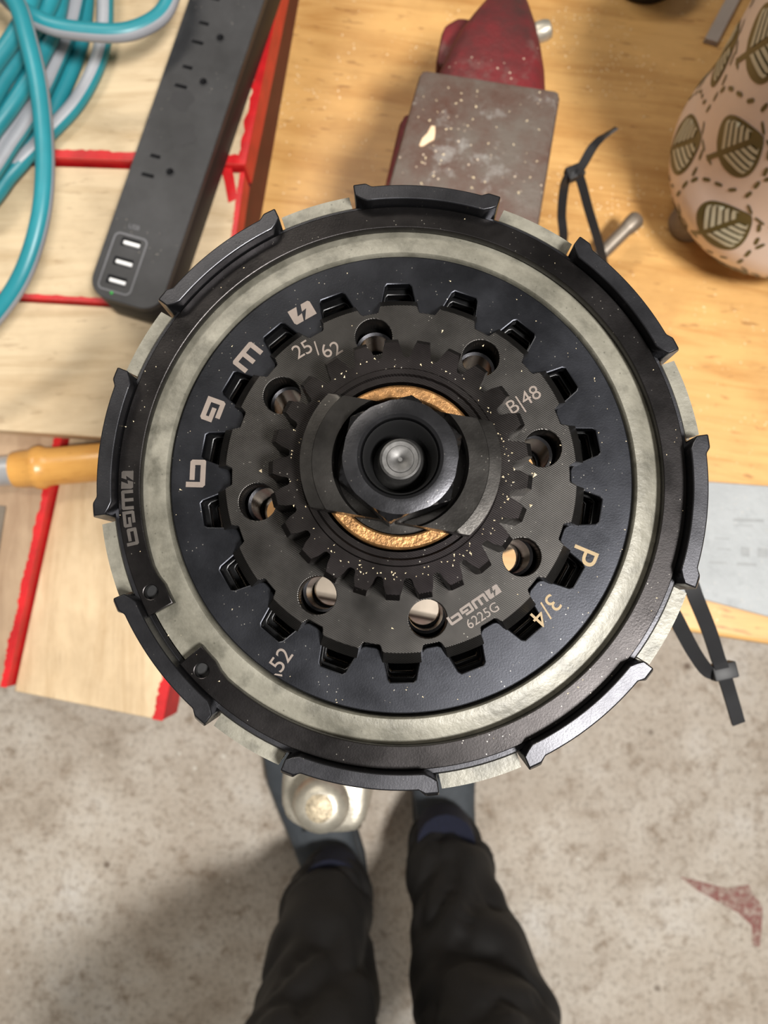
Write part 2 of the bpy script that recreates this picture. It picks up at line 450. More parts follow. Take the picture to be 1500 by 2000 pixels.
# snap ring with a gap and two lug holes
g0, g1 = -151.0, -139.6
outer = arc(54.2, g1, g0 + 360, 150)
inner = arc(49.9, g1, g0 + 360, 150)[::-1]
def taper(pts, out):
    res = []
    for x, y in pts:
        a = math.degrees(math.atan2(y, x)); d = min(abs((a - g0 + 180) % 360 - 180), abs((a - g1 + 180) % 360 - 180))
        r = math.hypot(x, y)
        if not out and d < 8: r -= .9 * min(1, (8 - d) / 3)
        res.append((x / math.hypot(x, y) * r, y / math.hypot(x, y) * r))
    return res
spl = [taper(outer, True) + taper(inner, False)]
for a in (-155.2, -135.6):
    spl.append(circle(1.35, 20, 51.9 * math.cos(math.radians(a)), 51.9 * math.sin(math.radians(a))))
snap = cp('snap_ring', sc(curve2d(spl, -5.0, -2.8, .18)), M_SNAP)
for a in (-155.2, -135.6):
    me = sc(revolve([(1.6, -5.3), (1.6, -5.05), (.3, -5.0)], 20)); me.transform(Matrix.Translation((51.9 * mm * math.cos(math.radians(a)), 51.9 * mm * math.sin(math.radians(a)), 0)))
    cp('lug_hole_shade', me, M_BLACK, snap)  # black disc under each hole, its colour standing in for the shade inside
snap['label'] = 'black split snap ring with two lug holes'

# lettered disc with internal teeth
def disc_in(n_t=18):
    pts = []; ph = 90.4
    for k in range(n_t):
        c = ph + 20 * k              # centre of a notch
        def q(r, a): pts.append((r * math.cos(math.radians(a)), r * math.sin(math.radians(a))))
        q(32.7, c - 7.0); q(33.5, c - 6.0); q(38.0, c - 3.9); q(38.5, c - 3.2); q(38.5, c + 3.2); q(38.0, c + 3.9); q(33.5, c + 6.0); q(32.7, c + 7.0)
        q(32.4, c + 8.2); q(32.4, c + 11.8)
    return pts
DI = disc_in()
disc = cp('lettered_disc', sc(curve2d([arc(44.2, 0, 358, 179), DI], -6.2, -3.5, .25)), M_DISC)
disc['label'] = 'dark disc with etched letters and toothed opening'
# two further toothed plates show as stepped edges inside the notches
def scaled(pts, s): return [(x * s, y * s) for x, y in pts]
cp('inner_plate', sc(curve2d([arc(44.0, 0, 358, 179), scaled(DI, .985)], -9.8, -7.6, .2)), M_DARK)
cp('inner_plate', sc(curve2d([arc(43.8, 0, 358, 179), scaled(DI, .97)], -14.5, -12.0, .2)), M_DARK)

# hub: splined plate with eight holes
def hub_r(base):
    def f(t):
        a = (math.degrees(t) - 90.4) % 20.0; a = min(a, 20 - a)      # 0 at notch centre
        if a > 7.2: return 31.6
        if a > 6.2: return 31.6 + (base - 31.6) * (7.2 - a)
        return base
    return f
def hub_mesh():
    n = 720
    top = [(hub_r(32.9)(2 * math.pi * i / n) * math.cos(2 * math.pi * i / n), hub_r(32.9)(2 * math.pi * i / n) * math.sin(2 * math.pi * i / n)) for i in range(n)]
    holes = [circle(3.55, 32, 27.1 * math.cos(math.radians(100.6 + 45 * k)), 27.1 * math.sin(math.radians(100.6 + 45 * k))) for k in range(8)]
    return sc(curve2d([top, circle(15.5, 64)] + holes, -5.5, 0, .15))
hub = cp('hub_plate', hub_mesh(), M_HUB)
hub['label'] = 'dark grey splined hub plate with eight round holes'
skirt = cp('spline_skirt', sc(polar([(hub_r(32.7), -.25), (hub_r(35.0), -3.4), (hub_r(35.2), -22), (31.2, -22), (31.2, -1)], 720)), M_HUB, hub)
# spring plate under the holes
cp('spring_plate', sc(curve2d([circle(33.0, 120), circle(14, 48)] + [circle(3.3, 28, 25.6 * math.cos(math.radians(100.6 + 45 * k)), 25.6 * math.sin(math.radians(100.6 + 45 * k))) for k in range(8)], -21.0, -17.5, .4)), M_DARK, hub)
for k in range(8):
    a = math.radians(100.6 + 45 * k)
    me = sc(polar([(3.35, -17.6), (3.35, -6.5), (3.9, -6.2), (3.9, -17.6)], 32))
    me.transform(Matrix.Translation((26.2 * mm * math.cos(a), 26.2 * mm * math.sin(a), 0)))
    cp('spring_cup', me, M_NUT, hub)

# pinion, 25 teeth
def pin_pts(tip, root):
    P = []
    for k in range(25):
        g = .2 + 14.4 * k            # gap centre
        for r, a in ((root, -1.1), (root, 1.1), (root + .35, 2.0), (root + 1.5, 2.75), (tip - .12, 4.15), (tip, 4.4), (tip, 10.0), (tip - .12, 10.25), (root + 1.5, 11.65), (root + .35, 12.4)):
            P.append((r * math.cos(math.radians(g + a)), r * math.sin(math.radians(g + a))))
    return P
def pin_mesh():
    rows = [(pin_pts(23.3, 19.4), -2), (pin_pts(23.3, 19.4), 8.3), (pin_pts(22.35, 19.4), 9.95), (pin_pts(22.25, 19.5), 10.0)]
    n = 250; V, Fc = [], []
    for P, z in rows: V += [(x, y, z) for x, y in P]
    for j in range(3):
        for i in range(n): Fc.append((j * n + i, j * n + (i + 1) % n, (j + 1) * n + (i + 1) % n, (j + 1) * n + i))
    P = rows[-1][0]
    b = len(V); V += [(15 * math.cos(math.atan2(y, x)), 15 * math.sin(math.atan2(y, x)), 10.0) for x, y in P]
    V += [(15 * math.cos(math.atan2(y, x)), 15 * math.sin(math.atan2(y, x)), -2) for x, y in P]
    for i in range(n):
        i2 = (i + 1) % n
        Fc.append((3 * n + i, 3 * n + i2, b + i2, b + i)); Fc.append((b + i, b + i2, b + n + i2, b + n + i)); Fc.append((b + n + i, b + n + i2, i2, i))
    return sc(pydata('pinion', V, Fc))
pin = cp('pinion_gear', pin_mesh(), M_PIN, smooth=25)
pin['label'] = 'oily twenty-five tooth pinion gear'
cp('gear_collar', sc(polar([(17.6, 9.9), (17.3, 10.35), (16.4, 10.35), (15.2, 9.2), (14.9, 6), (17.6, 6)], 96)), M_PIN, pin)
cp('bronze_bush', sc(polar([(14.5, 6), (14.5, 9.7), (14.1, 10.1), (12.3, 10.1), (12.0, 9.7), (11.9, 6)], 96)), M_BRONZE, bev=.1)
cp('thrust_sleeve', sc(polar([(11.8, 6), (11.8, 8.6), (8.0, 8.6), (8.0, -30), (10.5, -30), (11.0, 6)], 64)), M_WASH)

# flat-sided washer
fl = math.radians(79.8)
def clip(r):
    def f(t):
        c = math.cos(t - fl); d = 9.4 if c > 0 else 10.2
        return min(r, d / max(abs(c), 1e-4))
    return f
wash = cp('flat_sided_washer', sc(polar([(clip(17.0), 10.6), (clip(17.0), 14.5), (clip(16.9), 14.8), (clip(14.9), 15.0), (clip(14.8), 15.2), (clip(11.5), 15.2), (clip(11.1), 14.6), (clip(11.0), 10.7), (clip(11.0), 10.6)], 360)), M_WASH, bev=.12, smooth=25)
wash['label'] = 'blackened washer with two flat sides'
# hex nut with chamfered top, bored
hx = math.radians(19.6)
def hexr(R, cap=99):
    def f(t):
        a = (t - hx) % (math.pi / 3) - math.pi / 6
        return min(cap, R * math.cos(math.pi / 6) / math.cos(a))
    return f
nut = cp('hex_nut', sc(polar([(hexr(10.7), 8.65), (hexr(10.7), 18.2), (hexr(10.7, 10.2), 18.7), (hexr(10.7, 9.4), 19.6), (7.6, 19.9), (7.0, 19.9), (6.5, 19.5), (6.2, 18.6), (6.2, 8.65)], 180)), M_NUT, smooth=22)
nut['label'] = 'blackened hexagonal nut'
stud = cp('stud', sc(polar([(4.6, -40), (4.6, 12.2), (3.9, 13.8), (3.4, 17.0), (3.05, 17.2), (3.0, 17.0), (2.3, 16.95), (2.2, 17.15), (.9, 17.1), (.35, 16.7)], 48, False)), M_STUD)
cp('bore_sleeve', sc(polar([(6.15, 9), (6.15, 19.0), (5.9, 18.6), (5.2, 13.0), (4.7, 12.0), (4.65, 9)], 48)), M_BLACK, nut)
# holding arbor that carries the clutch in the vise jaws
cp('arbor', sc(revolve([(9, -230), (9, -40), (16, -39), (16, -30), (8, -29)], 40)), M_ROD)
cp('arbor_flange', sc(polar([(16, -39), (20, -38.5), (20, -36), (12, -35)], 72)), M_BASKET)

# etched glyphs
GB = [[(0, 1), (0, .12), (.12, 0), (1.38, 0), (1.45, .07), (1.45, .72), (1.35, .82), (.38, .82), (.38, .56), (1.17, .56), (1.17, .27), (.28, .27), (.28, 1)]]
GG = [[(.12, 1), (1.35, 1), (1.35, .12), (1.25, 0), (.32, 0), (.32, .25), (1.08, .25), (1.08, .74), (.27, .74), (.27, .58), (.82, .58), (.82, .34), (0, .34), (0, .9)]]
GM = [[(.12, 1), (1.55, 1), (1.65, .9), (1.65, 0), (1.37, 0), (1.37, .73), (.96, .73), (.96, 0), (.68, 0), (.68, .73), (.28, .73), (.28, 0), (0, 0), (0, .9)]]
GZ = [[(.1, 0), (0, .15), (0, 1), (.62, 1), (.40, .42), (.72, .48), (.58, 0)], [(.68, 0), (1.1, .62), (.78, .56), (.92, 1), (1.4, 1), (1.5, .88), (1.5, 0)]]
GW = {'b': (GB, 1.45), 'g': (GG, 1.35), 'm': (GM, 1.65), 'z': (GZ, 1.5)}
def glyph(k, h, M, wscale=1.0):
    g, w = GW[k]
    me = curve2d([[((x - w / 2) * h * wscale, (y - .5) * h) for x, y in s] for s in g], -.00003, .00004)
    me.transform(M); return me
def place(r, th, rot, z):
    a = math.radians(th)
    return Matrix.Translation((r * mm * math.cos(a), r * mm * math.sin(a), z * mm)) @ Matrix.Rotation(math.radians(rot), 4, 'Z')
zd = -3.5 + .02; kd = .1455 / .142
for k, th, r, h, ws in (('b', 178.6, 39.3, 3.7, 1.0), ('g', 159.8, 38.7, 3.75, .93), ('m', 141.2, 38.2, 3.4, 1.0), ('z', 120.3, 38.0, 3.2, 1.0)):
    cp('etched_letter', glyph(k, h * mm, place(r, th, th - 90, zd), ws), M_ETCH, disc, smooth=0)
cp('etched_letter', text_mesh('P', 7.0 * mm, place(37.5, -23.2, -113, zd)), M_ETCHGOLD, disc, smooth=0)
cp('etched_number', text_mesh('3/4', 4.9 * mm, place(36.9, -42.8, -133, zd)), M_ETCHGOLD, disc, smooth=0)
cp('etched_number', text_mesh('52', 4.4 * mm, place(41.0, -122.9, 55, zd)), M_ETCH, disc, smooth=0)
cp('etched_dash', sc(curve2d([[(-.8, -.2), (.8, -.1), (.7, .25), (-.6, .1)]], 0, .05)), M_ETCH, disc, smooth=0).matrix_local = place(43.6, -121.6, -15, zd)
zh = .02
cp('etched_number', merge([text_mesh(c, 3.9 * mm, place(r, t, 33, zh)) for c, r, t in (('2', 30.6, 129.2), ('5', 30.3, 125.7), ('/', 29.0, 123.0), ('6', 27.6, 120.4), ('2', 27.2, 116.4))]), M_ETCH, hub, smooth=0)
cp('etched_number', text_mesh('B|48', 3.9 * mm, place(27.2, 31.2, 32, zh)), M_ETCH, hub, smooth=0)
def brand(h, sp):
    x = 0; out = []
    for k in 'bgmz':
        w = GW[k][1] * h
        out.append((k, x + w / 2)); x += w + sp
    return [(k, q - (x - sp) / 2) for k, q in out]
Mb = place(27.6, -60.8, 34, zh)
cp('etched_brand', merge([glyph(k, 1.75 * mm, Mb @ Matrix.Translation((x * mm, 0, 0))) for k, x in brand(1.75, .25)]), M_ETCH, hub, smooth=0)
cp('etched_number', text_mesh('6225G', 2.5 * mm, place(30.1, -60.0, 33, zh)), M_ETCH, hub, smooth=0)
sb = [glyph(k, 2.3 * mm, place(52.3, -173.6 - x / 52.3 * 57.3, -173.6 - x / 52.3 * 57.3 - 90, -2.8 + .02)) for k, x in brand(2.3, .25)]
cp('etched_brand', merge(sb), M_ETCHDIM, snap, smooth=0)

# metal and wood crumbs lying on the clutch
def crumbs(n, fn, s0, s1, seed):
    random.seed(seed); V, Fc = [], []
    for i in range(n):
        p = Vector(fn()); s = random.uniform(s0, s1); a = random.uniform(0, 6.28); el = random.uniform(1, 2.6)
        d = Vector((math.cos(a), math.sin(a), 0)); e = Vector((-d.y, d.x, 0)); b = len(V)
        V += [p + d * s * el, p - d * s * el * .7 + e * s, p - d * s * el * .6 - e * s, p + Vector((0, 0, s * .9))]
        Fc += [(b, b + 1, b + 2), (b, b + 1, b + 3), (b + 1, b + 2, b + 3), (b + 2, b, b + 3)]
    return pydata('crumbs', V, Fc)
def on_ring(r0, r1, z):
    def f():
        r = math.sqrt(random.uniform(r0 * r0, r1 * r1)); a = random.uniform(0, 6.283)
        return (r * mm * math.cos(a), r * mm * math.sin(a), z * mm)
    return f
def on_pinion():
    r = random.uniform(17.8, 19.8); a = random.gauss(-1.0, 1.6)
    return (r * mm * math.cos(a), r * mm * math.sin(a), 10.0 * mm)
cr = merge([crumbs(110, on_pinion, .00006, .00014, 1), crumbs(45, on_ring(39, 44, -3.5), .00004, .00013, 2), crumbs(30, on_ring(50.5, 54, -2.8), .00004, .00012, 3),
            crumbs(10, on_ring(23.5, 31, 0), .00006, .00016, 5), crumbs(3, on_ring(23.5, 29, 0), .0003, .0005, 8)])
tag(cp('crumbs', cr, M_CHIP, smooth=0), kind='stuff')

# ------------------------------------------------------------------ bench vise
vp0 = at(935, 275, .90)
vise = empty('bench_vise', (vp0.x, vp0.y, 0), ANG)
tag(vise, 'worn grey and red bench vise that carries the clutch', 'vise')
def vl(u, v, z):
    p = at(u, v, z) - Vector((vp0.x, vp0.y, 0)); return Vector((p.x * ca + p.y * sa, -p.x * sa + p.y * ca, p.z))
q = [vl(*p, .90) for p in ((822, 132), (1097, 175), (1056, 418), (769, 354))]
yA = max(p.y for p in q)
anv = obj('anvil', prism([(q[0].x, q[0].y), (q[1].x, q[1].y), (q[2].x + .001, q[2].y - .05), (q[3].x - .006, q[3].y - .05)], .855, .90, .0035), M_ANVIL, vise, smooth=40)
obj('body_casting', prism([(-.040, .012), (.036, .012), (.038, -.16), (-.052, -.16)], .745, .866, .006, 1.03), M_VRED, vise, smooth=40)
bl = [vl(*p, .878) for p in ((784, 214), (900, 205), (890, 400), (745, 372))]
obj('side_boss', prism([(bl[0].x, bl[0].y), (bl[1].x, bl[1].y), (bl[2].x, bl[2].y - .03), (bl[3].x, bl[3].y - .03)], .76, .878, .006), M_VRED, vise, smooth=40)
# red horn behind the anvil: rings along its length, narrowing backwards
def horn():
    bm = bmesh.new(); rings = []
    for u0, u1, v, z, hh in ((836, 1086, 196, .893, .08), (842, 1082, 150, .893, .08), (866, 1078, 96, .891, .075), (892, 1068, 50, .889, .07), (922, 1056, 14, .885, .065), (948, 1042, -12, .879, .06), (966, 1026, -34, .868, .055), (980, 1012, -50, .856, .05)):
        a = vl(u0, v, z); b = vl(u1, v + (u1 - u0) * .05, z)
        c = (a + b) / 2; w = (b - a).length / 2; ring = []
        for k in range(20):
            t = 2 * math.pi * k / 20; cs, sn = math.cos(t), math.sin(t)
            x = w * math.copysign(abs(cs) ** .38, cs); zz = math.copysign(abs(sn) ** .5, sn)
            ring.append(bm.verts.new((c.x + x, c.y, z - hh * .5 + zz * hh * .5 + .0)))
        rings.append(ring)
    for a, b in zip(rings, rings[1:]):
        for k in range(20): bm.faces.new((a[k], a[(k + 1) % 20], b[(k + 1) % 20], b[k]))
    bm.faces.new(rings[0]); bm.faces.new(rings[-1])
    bmesh.ops.recalc_face_normals(bm, faces=bm.faces); return bm
obj('red_horn', horn(), M_VRED, vise, smooth=60)
hl = vl(893, 70, .862)
obj('side_lug', prism([(hl.x - .010, hl.y - .02), (hl.x + .02, hl.y - .02), (hl.x + .02, hl.y + .014), (hl.x - .002, hl.y + .014), (hl.x - .010, hl.y + .006)], .76, .862, .004), M_VRED, vise, smooth=40)
hr = vl(1056, 62, .868)
o = obj('pipe_pin', revolve([(.004, -.018), (.0055, -.016), (.006, 0), (.006, .003), (.0048, .006), (.002, .0068)], 20), M_CAST, vise, loc=hr, smooth=40)
o.rotation_euler = (math.radians(-20), math.radians(75), 0)
dr = [vl(u, v, .9) for u, v in ((818, 286), (824, 272), (834, 262), (842, 247), (850, 248), (850, 262), (848, 274), (838, 279), (828, 286), (822, 288))]
obj('paint_drip', prism([(p.x, p.y) for p in dr], .8995, .9012, .0004), M_CREAM, vise, smooth=50)
# jaws below the clutch, slide, screw, handle, swivel base
cx = vl(780, 950, .9); cl = Vector(((C.x - vp0.x) * ca + (C.y - vp0.y) * sa, -(C.x - vp0.x) * sa + (C.y - vp0.y) * ca, 0))
for s in (1, -1):
    y0, y1 = (cl.y + .0095, cl.y + .03) if s > 0 else (cl.y - .03, cl.y - .0095)
    obj('jaw', rbox(cl.x - .055, cl.x + .055, y0, y1, .875, .935, .002), M_ROD, vise, smooth=0)
obj('fixed_jaw_casting', rbox(cl.x - .05, cl.x + .05, cl.y + .03, cl.y + .075, .80, .925, .006), M_ANVIL, vise, smooth=40)
obj('moving_jaw_casting', rbox(cl.x - .05, cl.x + .05, cl.y - .075, cl.y - .03, .79, .925, .006), M_ANVIL, vise, smooth=40)
obj('slide', rbox(cl.x - .028, cl.x + .028, cl.y - .13, cl.y + .05, .77, .83, .004), M_VRED, vise, smooth=40)
obj('swivel_base', revolve([(.075, ZB), (.078, ZB + .004), (.078, ZB + .018), (.06, ZB + .026), (.052, ZB + .05), (.055, .79)], 48), M_VRED, vise, loc=(cl.x, cl.y + .09, 0), smooth=40)
obj('swivel_body', rbox(cl.x - .04, cl.x + .04, cl.y + .05, cl.y + .15, .75, .83, .008), M_VRED, vise, smooth=40)
fp = [vl(u, v, .815) for u, v in ((556, 1470), (546, 1500), (541, 1560), (546, 1592), (560, 1612), (590, 1628), (640, 1636), (690, 1634), (712, 1624), (724, 1590), (730, 1500), (728, 1470))]
fx = [p.x for p in fp]; fy = [p.y for p in fp]
obj('screw_head', prism([(p.x, p.y) for p in fp], .765, .815, .006, .93, 3), M_CAST, vise, smooth=50)
sh = vl(640, 1540, .79)
o = obj('screw', revolve([(.014, 0), (.014, .14)], 24), M_ROD, vise, loc=(sh.x, sh.y, .80)); o.rotation_euler = (math.radians(-90), 0, 0)
kb = vl(624, 1578, .835)
hb = vl(618, 1560, .82)
T = obj('tommy_bar', revolve([(.0065, -.16), (.0065, -.004), (.0125, .0), (.0165, .005), (.0172, .011), (.0155, .017), (.0118, .0205), (.0085, .0215)], 32), M_CAST, vise, loc=(kb.x, kb.y, .815), smooth=50)
obj('hammered_face', revolve([(.0083, .0214), (.0078, .0219), (.0001, .0221)], 24), M_ROUGHEND, T, smooth=50)
# swivel lock lever on the right
l0 = vl(1140, 530, .735); l1 = vl(1243, 428, .738)
d = (l1 - l0); L = d.length
o = obj('lock_lever', revolve([(.0055, -.115), (.0055, L - .012), (.0062, L - .010), (.0068, L - .004), (.0066, L), (.005, L + .002)], 24), M_ROD, vise, loc=l0, smooth=50)
o.rotation_mode = 'QUATERNION'; o.rotation_quaternion = d.to_track_quat('Z', 'Y')

# ------------------------------------------------------------------ pale boards with red painted edges
ZA = .782
def ragged(p0, p1, side, w, mat_z, seed, name='edge_paint', parent=None, n=110):
    """painted band: straight along p0-p1, ragged on the inner side"""
    random.seed(seed)
    d = (p1 - p0); nrm = Vector((-d.y, d.x, 0)).normalized() * side
    V, Fc = [], []
    for i in range(n + 1):
        t = i / n; b = p0 + d * t
        ww = w * (0.85 + .22 * noise.noise(Vector((t * 9, seed, 0))) + .12 * random.uniform(-1, 1))
        V += [Vector((b.x, b.y, mat_z)), Vector((b.x + nrm.x * ww, b.y + nrm.y * ww, mat_z))]
        if i: k = 2 * i; Fc.append((k - 2, k - 1, k + 1, k))
    return obj(name, pydata('paint', V, Fc), M_RED, parent, smooth=0)
def board(px, z, thick, label, mat, painted=(), wood='board', bot=None, seed=1, bandw=.006):
    """px: corner pixels on the board's top face; painted: edge indices with a red face and a red band on the arris"""
    P = [at(u, v, z) for u, v in px]
    o = bevel(obj(wood, prism([(p.x, p.y) for p in P], z - thick, z), [mat, M_RED], None, smooth=0), .0012)
    tag(o, label, 'board')
    me = o.data
    n = len(P)
    for f in me.polygons:
        if abs(f.normal.z) < .5:
            c = f.center
            for e in painted:
                a, b = P[e], P[(e + 1) % n]
                mid = (a + b) / 2
                if (Vector((c.x, c.y, 0)) - Vector((mid.x, mid.y, 0))).length < 1e-3: f.material_index = 1
    for e in painted:
        ragged(P[e], P[(e + 1) % n], 1 if sum((P[i].x - P[i - 1].x) * (P[i].y + P[i - 1].y) for i in range(n)) < 0 else -1, bandw, z + .0003 + .0002 * e, seed + e, parent=o)
    return o
# corner order: far-left, far-right, near-right, near-left  (edge 1 = right, edge 2 = near)
board([(-330, -420), (630, -420), (479, 322), (-330, 294)], ZA, .026, 'pale wide board under the teal hose, farthest of the red-edged boards', M_PALE, (1, 2), seed=11, bandw=.0075)
board([(-330, 309), (478, 337), (441, 606), (-330, 560)], ZA - .006, .020, 'pale board under the power strip ports, between two thin red lines', M_PALE, (1, 2), seed=21, bandw=.004)
board([(-330, 566), (436, 612), (402, 868), (-330, 818)], ZA - .010, .016, 'pale board with rounded front edge just above the chisel handle', M_PALE, (1,), seed=31)
# carcass the boards lie on: red paint, darkened in colour for the side's shade
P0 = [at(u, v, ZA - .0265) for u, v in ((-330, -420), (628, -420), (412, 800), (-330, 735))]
o = tag(obj('board_carcass', prism([(p.x, p.y) for p in P0], ZB, ZA - .0265), [M_RED_SHADED], smooth=0), 'red painted side, shade in its colour, of the box under the pale boards', 'box')
# near boards, lower
zD = .746
board([(136, 850), (420, 880), (318, 1408), (27, 1350)], zD, .036, 'pale board running to the bench front with a bright red end on its right', M_PALE2, (1,), seed=41, bandw=.008)
board([(-330, 800), (122, 846), (13, 1343), (-330, 1260)], zD + .009, .045, 'brownish board at the left edge whose long side is painted red', M_BROWNB, (1,), seed=51, bandw=.006)
sl = [at(u, v, ZA - .0052) for u, v in ((424, 306), (446, 312), (456, 340), (464, 388), (446, 396), (438, 352))]
tag(obj('paint_stroke', pydata('stroke', sl, [(0, 1, 2, 3, 4, 5)]), M_RED, bpy.data.objects['board.001'], smooth=0))
# ------------------------------------------------------------------ power strip
ZS = ZA + .030
e_near = at(238, 592, ZS); e_far = at(442, 0, ZS)
dS = (e_far - e_near); rS = math.atan2(dS.y, dS.x) - math.pi / 2
strip = empty('power_strip', (e_near.x, e_near.y, ZA + .0005), rS)
tag(strip, 'long dusty black power strip with outlets and three charging ports', 'power strip')
def sl_(u, v):
    p = at(u, v, ZS) - e_near; c, s = math.cos(-rS), math.sin(-rS)
    return (p.x * c - p.y * s, p.x * s + p.y * c)
HS = .0295; WS = .0252
body = []
def rr(x0, x1, y0, y1, r, n=8):
    pts = []
    for cx_, cy_, a0 in ((x1 - r, y1 - r, 0), (x0 + r, y1 - r, 90), (x0 + r, y0 + r, 180), (x1 - r, y0 + r, 270)):
        for i in range(n + 1):
            a = math.radians(a0 + 90 * i / n); pts.append((cx_ + r * math.cos(a), cy_ + r * math.sin(a)))
    return pts
slots = []; grounds = []
for long_, short_, g in (((385, 82), (398, 45), (430, 74)), ((353, 168), (366, 131), (397, 160)), ((288, 342), (303, 305), (332, 336)), ((417, -4), (430, -42), (462, -12)), ((449, -90), (462, -128), (494, -98))):
    for p, w in ((long_, .0042), (short_, .0034)):
        x, y = sl_(*p); slots.append((x, y, w))
    grounds.append(sl_(*g))
ports = [sl_(*p) for p in ((255, 475), (240, 512), (227, 548))]
cut = [rr(x - w, x + w, y - .0011, y + .0011, .0004, 2) for x, y, w in slots] + [circle(.0026, 16, x, y) for x, y in grounds] + [rr(x - .0066, x + .0066, y - .0028, y + .0028, .0005, 2) for x, y in ports]
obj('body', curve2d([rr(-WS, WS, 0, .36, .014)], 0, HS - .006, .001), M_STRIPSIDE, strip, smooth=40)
top = obj('top_cover', curve2d([rr(-WS, WS, 0, .36, .014)] + cut, HS - .006, HS, .0004), M_STRIP, strip, smooth=40)
for x, y, w in slots: obj('blade_slot', rbox(x - w, x + w, y - .001, y + .001, HS - .0058, HS - .003), M_BLACK, top, smooth=0)
for x, y in grounds:
    obj('ground_hole', curve2d([circle(.0034, 20, x, y), circle(.0026, 16, x, y)], HS - .0001, HS + .0004), M_STRIP, top, smooth=0)
for x, y in ports:
    pr = obj('charging_port', rbox(x - .0066, x + .0066, y - .0028, y + .0028, HS - .0058, HS - .004), M_BLACK, top, smooth=0)
    obj('port_tongue', rbox(x - .0052, x + .0062, y - .0012, y + .0011, HS - .004, HS - .0006, .0002), M_USB, pr, smooth=0)
fx0 = sum(p[0] for p in ports) / 3; fy0 = ports[1][1]
obj('port_frame', curve2d([rr(fx0 - .0118, fx0 + .0118, fy0 - .0215, fy0 + .0195, .004), rr(fx0 - .0108, fx0 + .0108, fy0 - .0205, fy0 + .0185, .0032)], HS, HS + .0001), M_FRAME, strip, smooth=0)
x, y = sl_(218, 572)
obj('indicator_light', revolve([(.0011, HS), (.001, HS + .0004), (.0003, HS + .0006)], 12), M_LED, strip, loc=(x, y, 0))
x, y = sl_(262, 444)
obj('port_caption', merge([text_mesh('USB', .0046, Matrix.Translation((x, y, HS + .0001)) @ Matrix.Rotation(0, 4, 'Z'))]), M_FRAME, strip, smooth=0)
random.seed(9)
for u, v, s in ((356, 196, .0085), (360, 262, .0088)):
    x, y = sl_(u, v); pts = []
    for i in range(28):
        a = 2 * math.pi * i / 28; r = s * (.85 + .35 * noise.noise(Vector((math.cos(a) * 1.3, math.sin(a) * 1.3, u))))
        pts.append((x + r * 1.1 * math.cos(a), y + r * math.sin(a)))
    obj('dark_smudge', curve2d([pts], HS, HS + .0001), M_SMUDGE, strip, smooth=0)

# ------------------------------------------------------------------ teal hose
hose = empty('garden_hose', at(60, 250, ZA)); tag(hose, 'coiled teal hose with a grey stripe lying on the boards', 'hose')
def loop(pts, r, stripe):
    (xs, ys, zs), (xe, ye, ze) = pts[0], pts[-1]
    if xe < 200:      # run on round the coil, off to the left, and come back to the start
        back = [(-190, ye - 20, ze), (-270, ye * .55 - 60, ze), (-260, -140, ze), (-150, -270, (zs + ze) / 2), (xs * .5 - 40, -300, zs), (xs - 8, -200, zs)]
    else:
        back = [(335, -190, ze), (250, -300, ze), (60, -330, (zs + ze) / 2), (-90, -230, zs)]
    pts = list(pts) + back + [pts[0]]
    b = tube([at(u, v, z) - hose.location for u, v, z in pts], r, 16, stripe)
    return obj('hose_loop', b, [M_TEAL, M_HOSEGREY], hose, smooth=60)
R = .0058
loop([(-70, -80, .86), (22, -10, .862), (58, 90, .862), (80, 200, .858), (88, 330, .852), (76, 440, .846), (40, 545, .838), (-20, 630, .828), (-90, 700, .82)], R, (150, 235))
loop([(-40, -60, .842), (30, 10, .846), (95, 48, .846), (170, 62, .842), (250, 62, .838), (312, 32, .834), (338, -20, .834), (345, -90, .834)], R, (290, 400))
loop([(206, -80, .795), (206, 0, .793), (203, 70, .791), (188, 130, .79), (150, 200, .789), (95, 260, .789), (30, 325, .789), (-60, 400, .789)], R, (20, 130))
loop([(150, -90, .80), (132, 0, .80), (112, 60, .803), (70, 150, .806), (20, 240, .806), (-60, 350, .806)], R, (110, 190))
loop([(120, -90, .822), (100, 0, .822), (60, 70, .824), (10, 150, .826), (-60, 240, .826)], R, (220, 300))
loop([(80, -60, .83), (50, 30, .834), (0, 110, .836), (-60, 170, .836)], R, (200, 300))
loop([(150, -80, .789), (140, 0, .789), (118, 60, .789), (104, 130, .789), (70, 220, .79), (20, 290, .79), (-60, 370, .79)], R, (180, 250))
loop([(166, -90, .80), (140, 40, .80), (110, 120, .802), (72, 200, .803), (28, 272, .803), (-60, 380, .803)], R, (60, 150))
loop([(128, -70, .813), (112, 30, .813), (90, 90, .815), (40, 180, .817), (-10, 250, .817), (-60, 310, .817)], R, (250, 300))
loop([(172, -80, .7885), (160, 70, .7885), (120, 180, .7885), (60, 290, .7885), (20, 340, .789), (-50, 410, .79)], R, (260, 330))

# ------------------------------------------------------------------ chisel on the near board
h0 = at(26, 918, zD + .0155); h1 = at(190, 903, zD + .0155)
dh = h1 - h0
ch = empty('chisel', (h0.x, h0.y, zD)); ch.rotation_euler = (0, 0, math.atan2(dh.y, dh.x))
tag(ch, 'turned wooden chisel handle with pale metal ferrule lying left of the clutch', 'chisel')
def lathe_x(prof, mat, name, parent):
    m = revolve(prof, 32); m.transform(Matrix.Translation((0, 0, .0150)) @ Matrix.Rotation(math.pi / 2, 4, 'Y')); return obj(name, m, mat, parent, smooth=50)
lathe_x([(.0125, .001), (.0132, .006), (.0136, .014), (.0152, .0165), (.0158, .0195), (.0152, .0225), (.0138, .0245), (.0135, .03), (.0136, .05), (.0134, .068), (.0118, .076), (.007, .080)], M_HANDLE, 'handle', ch)
fer = lathe_x([(.0108, -.03), (.0108, .001), (.0100, .0012)], M_STEELW, 'ferrule', ch)
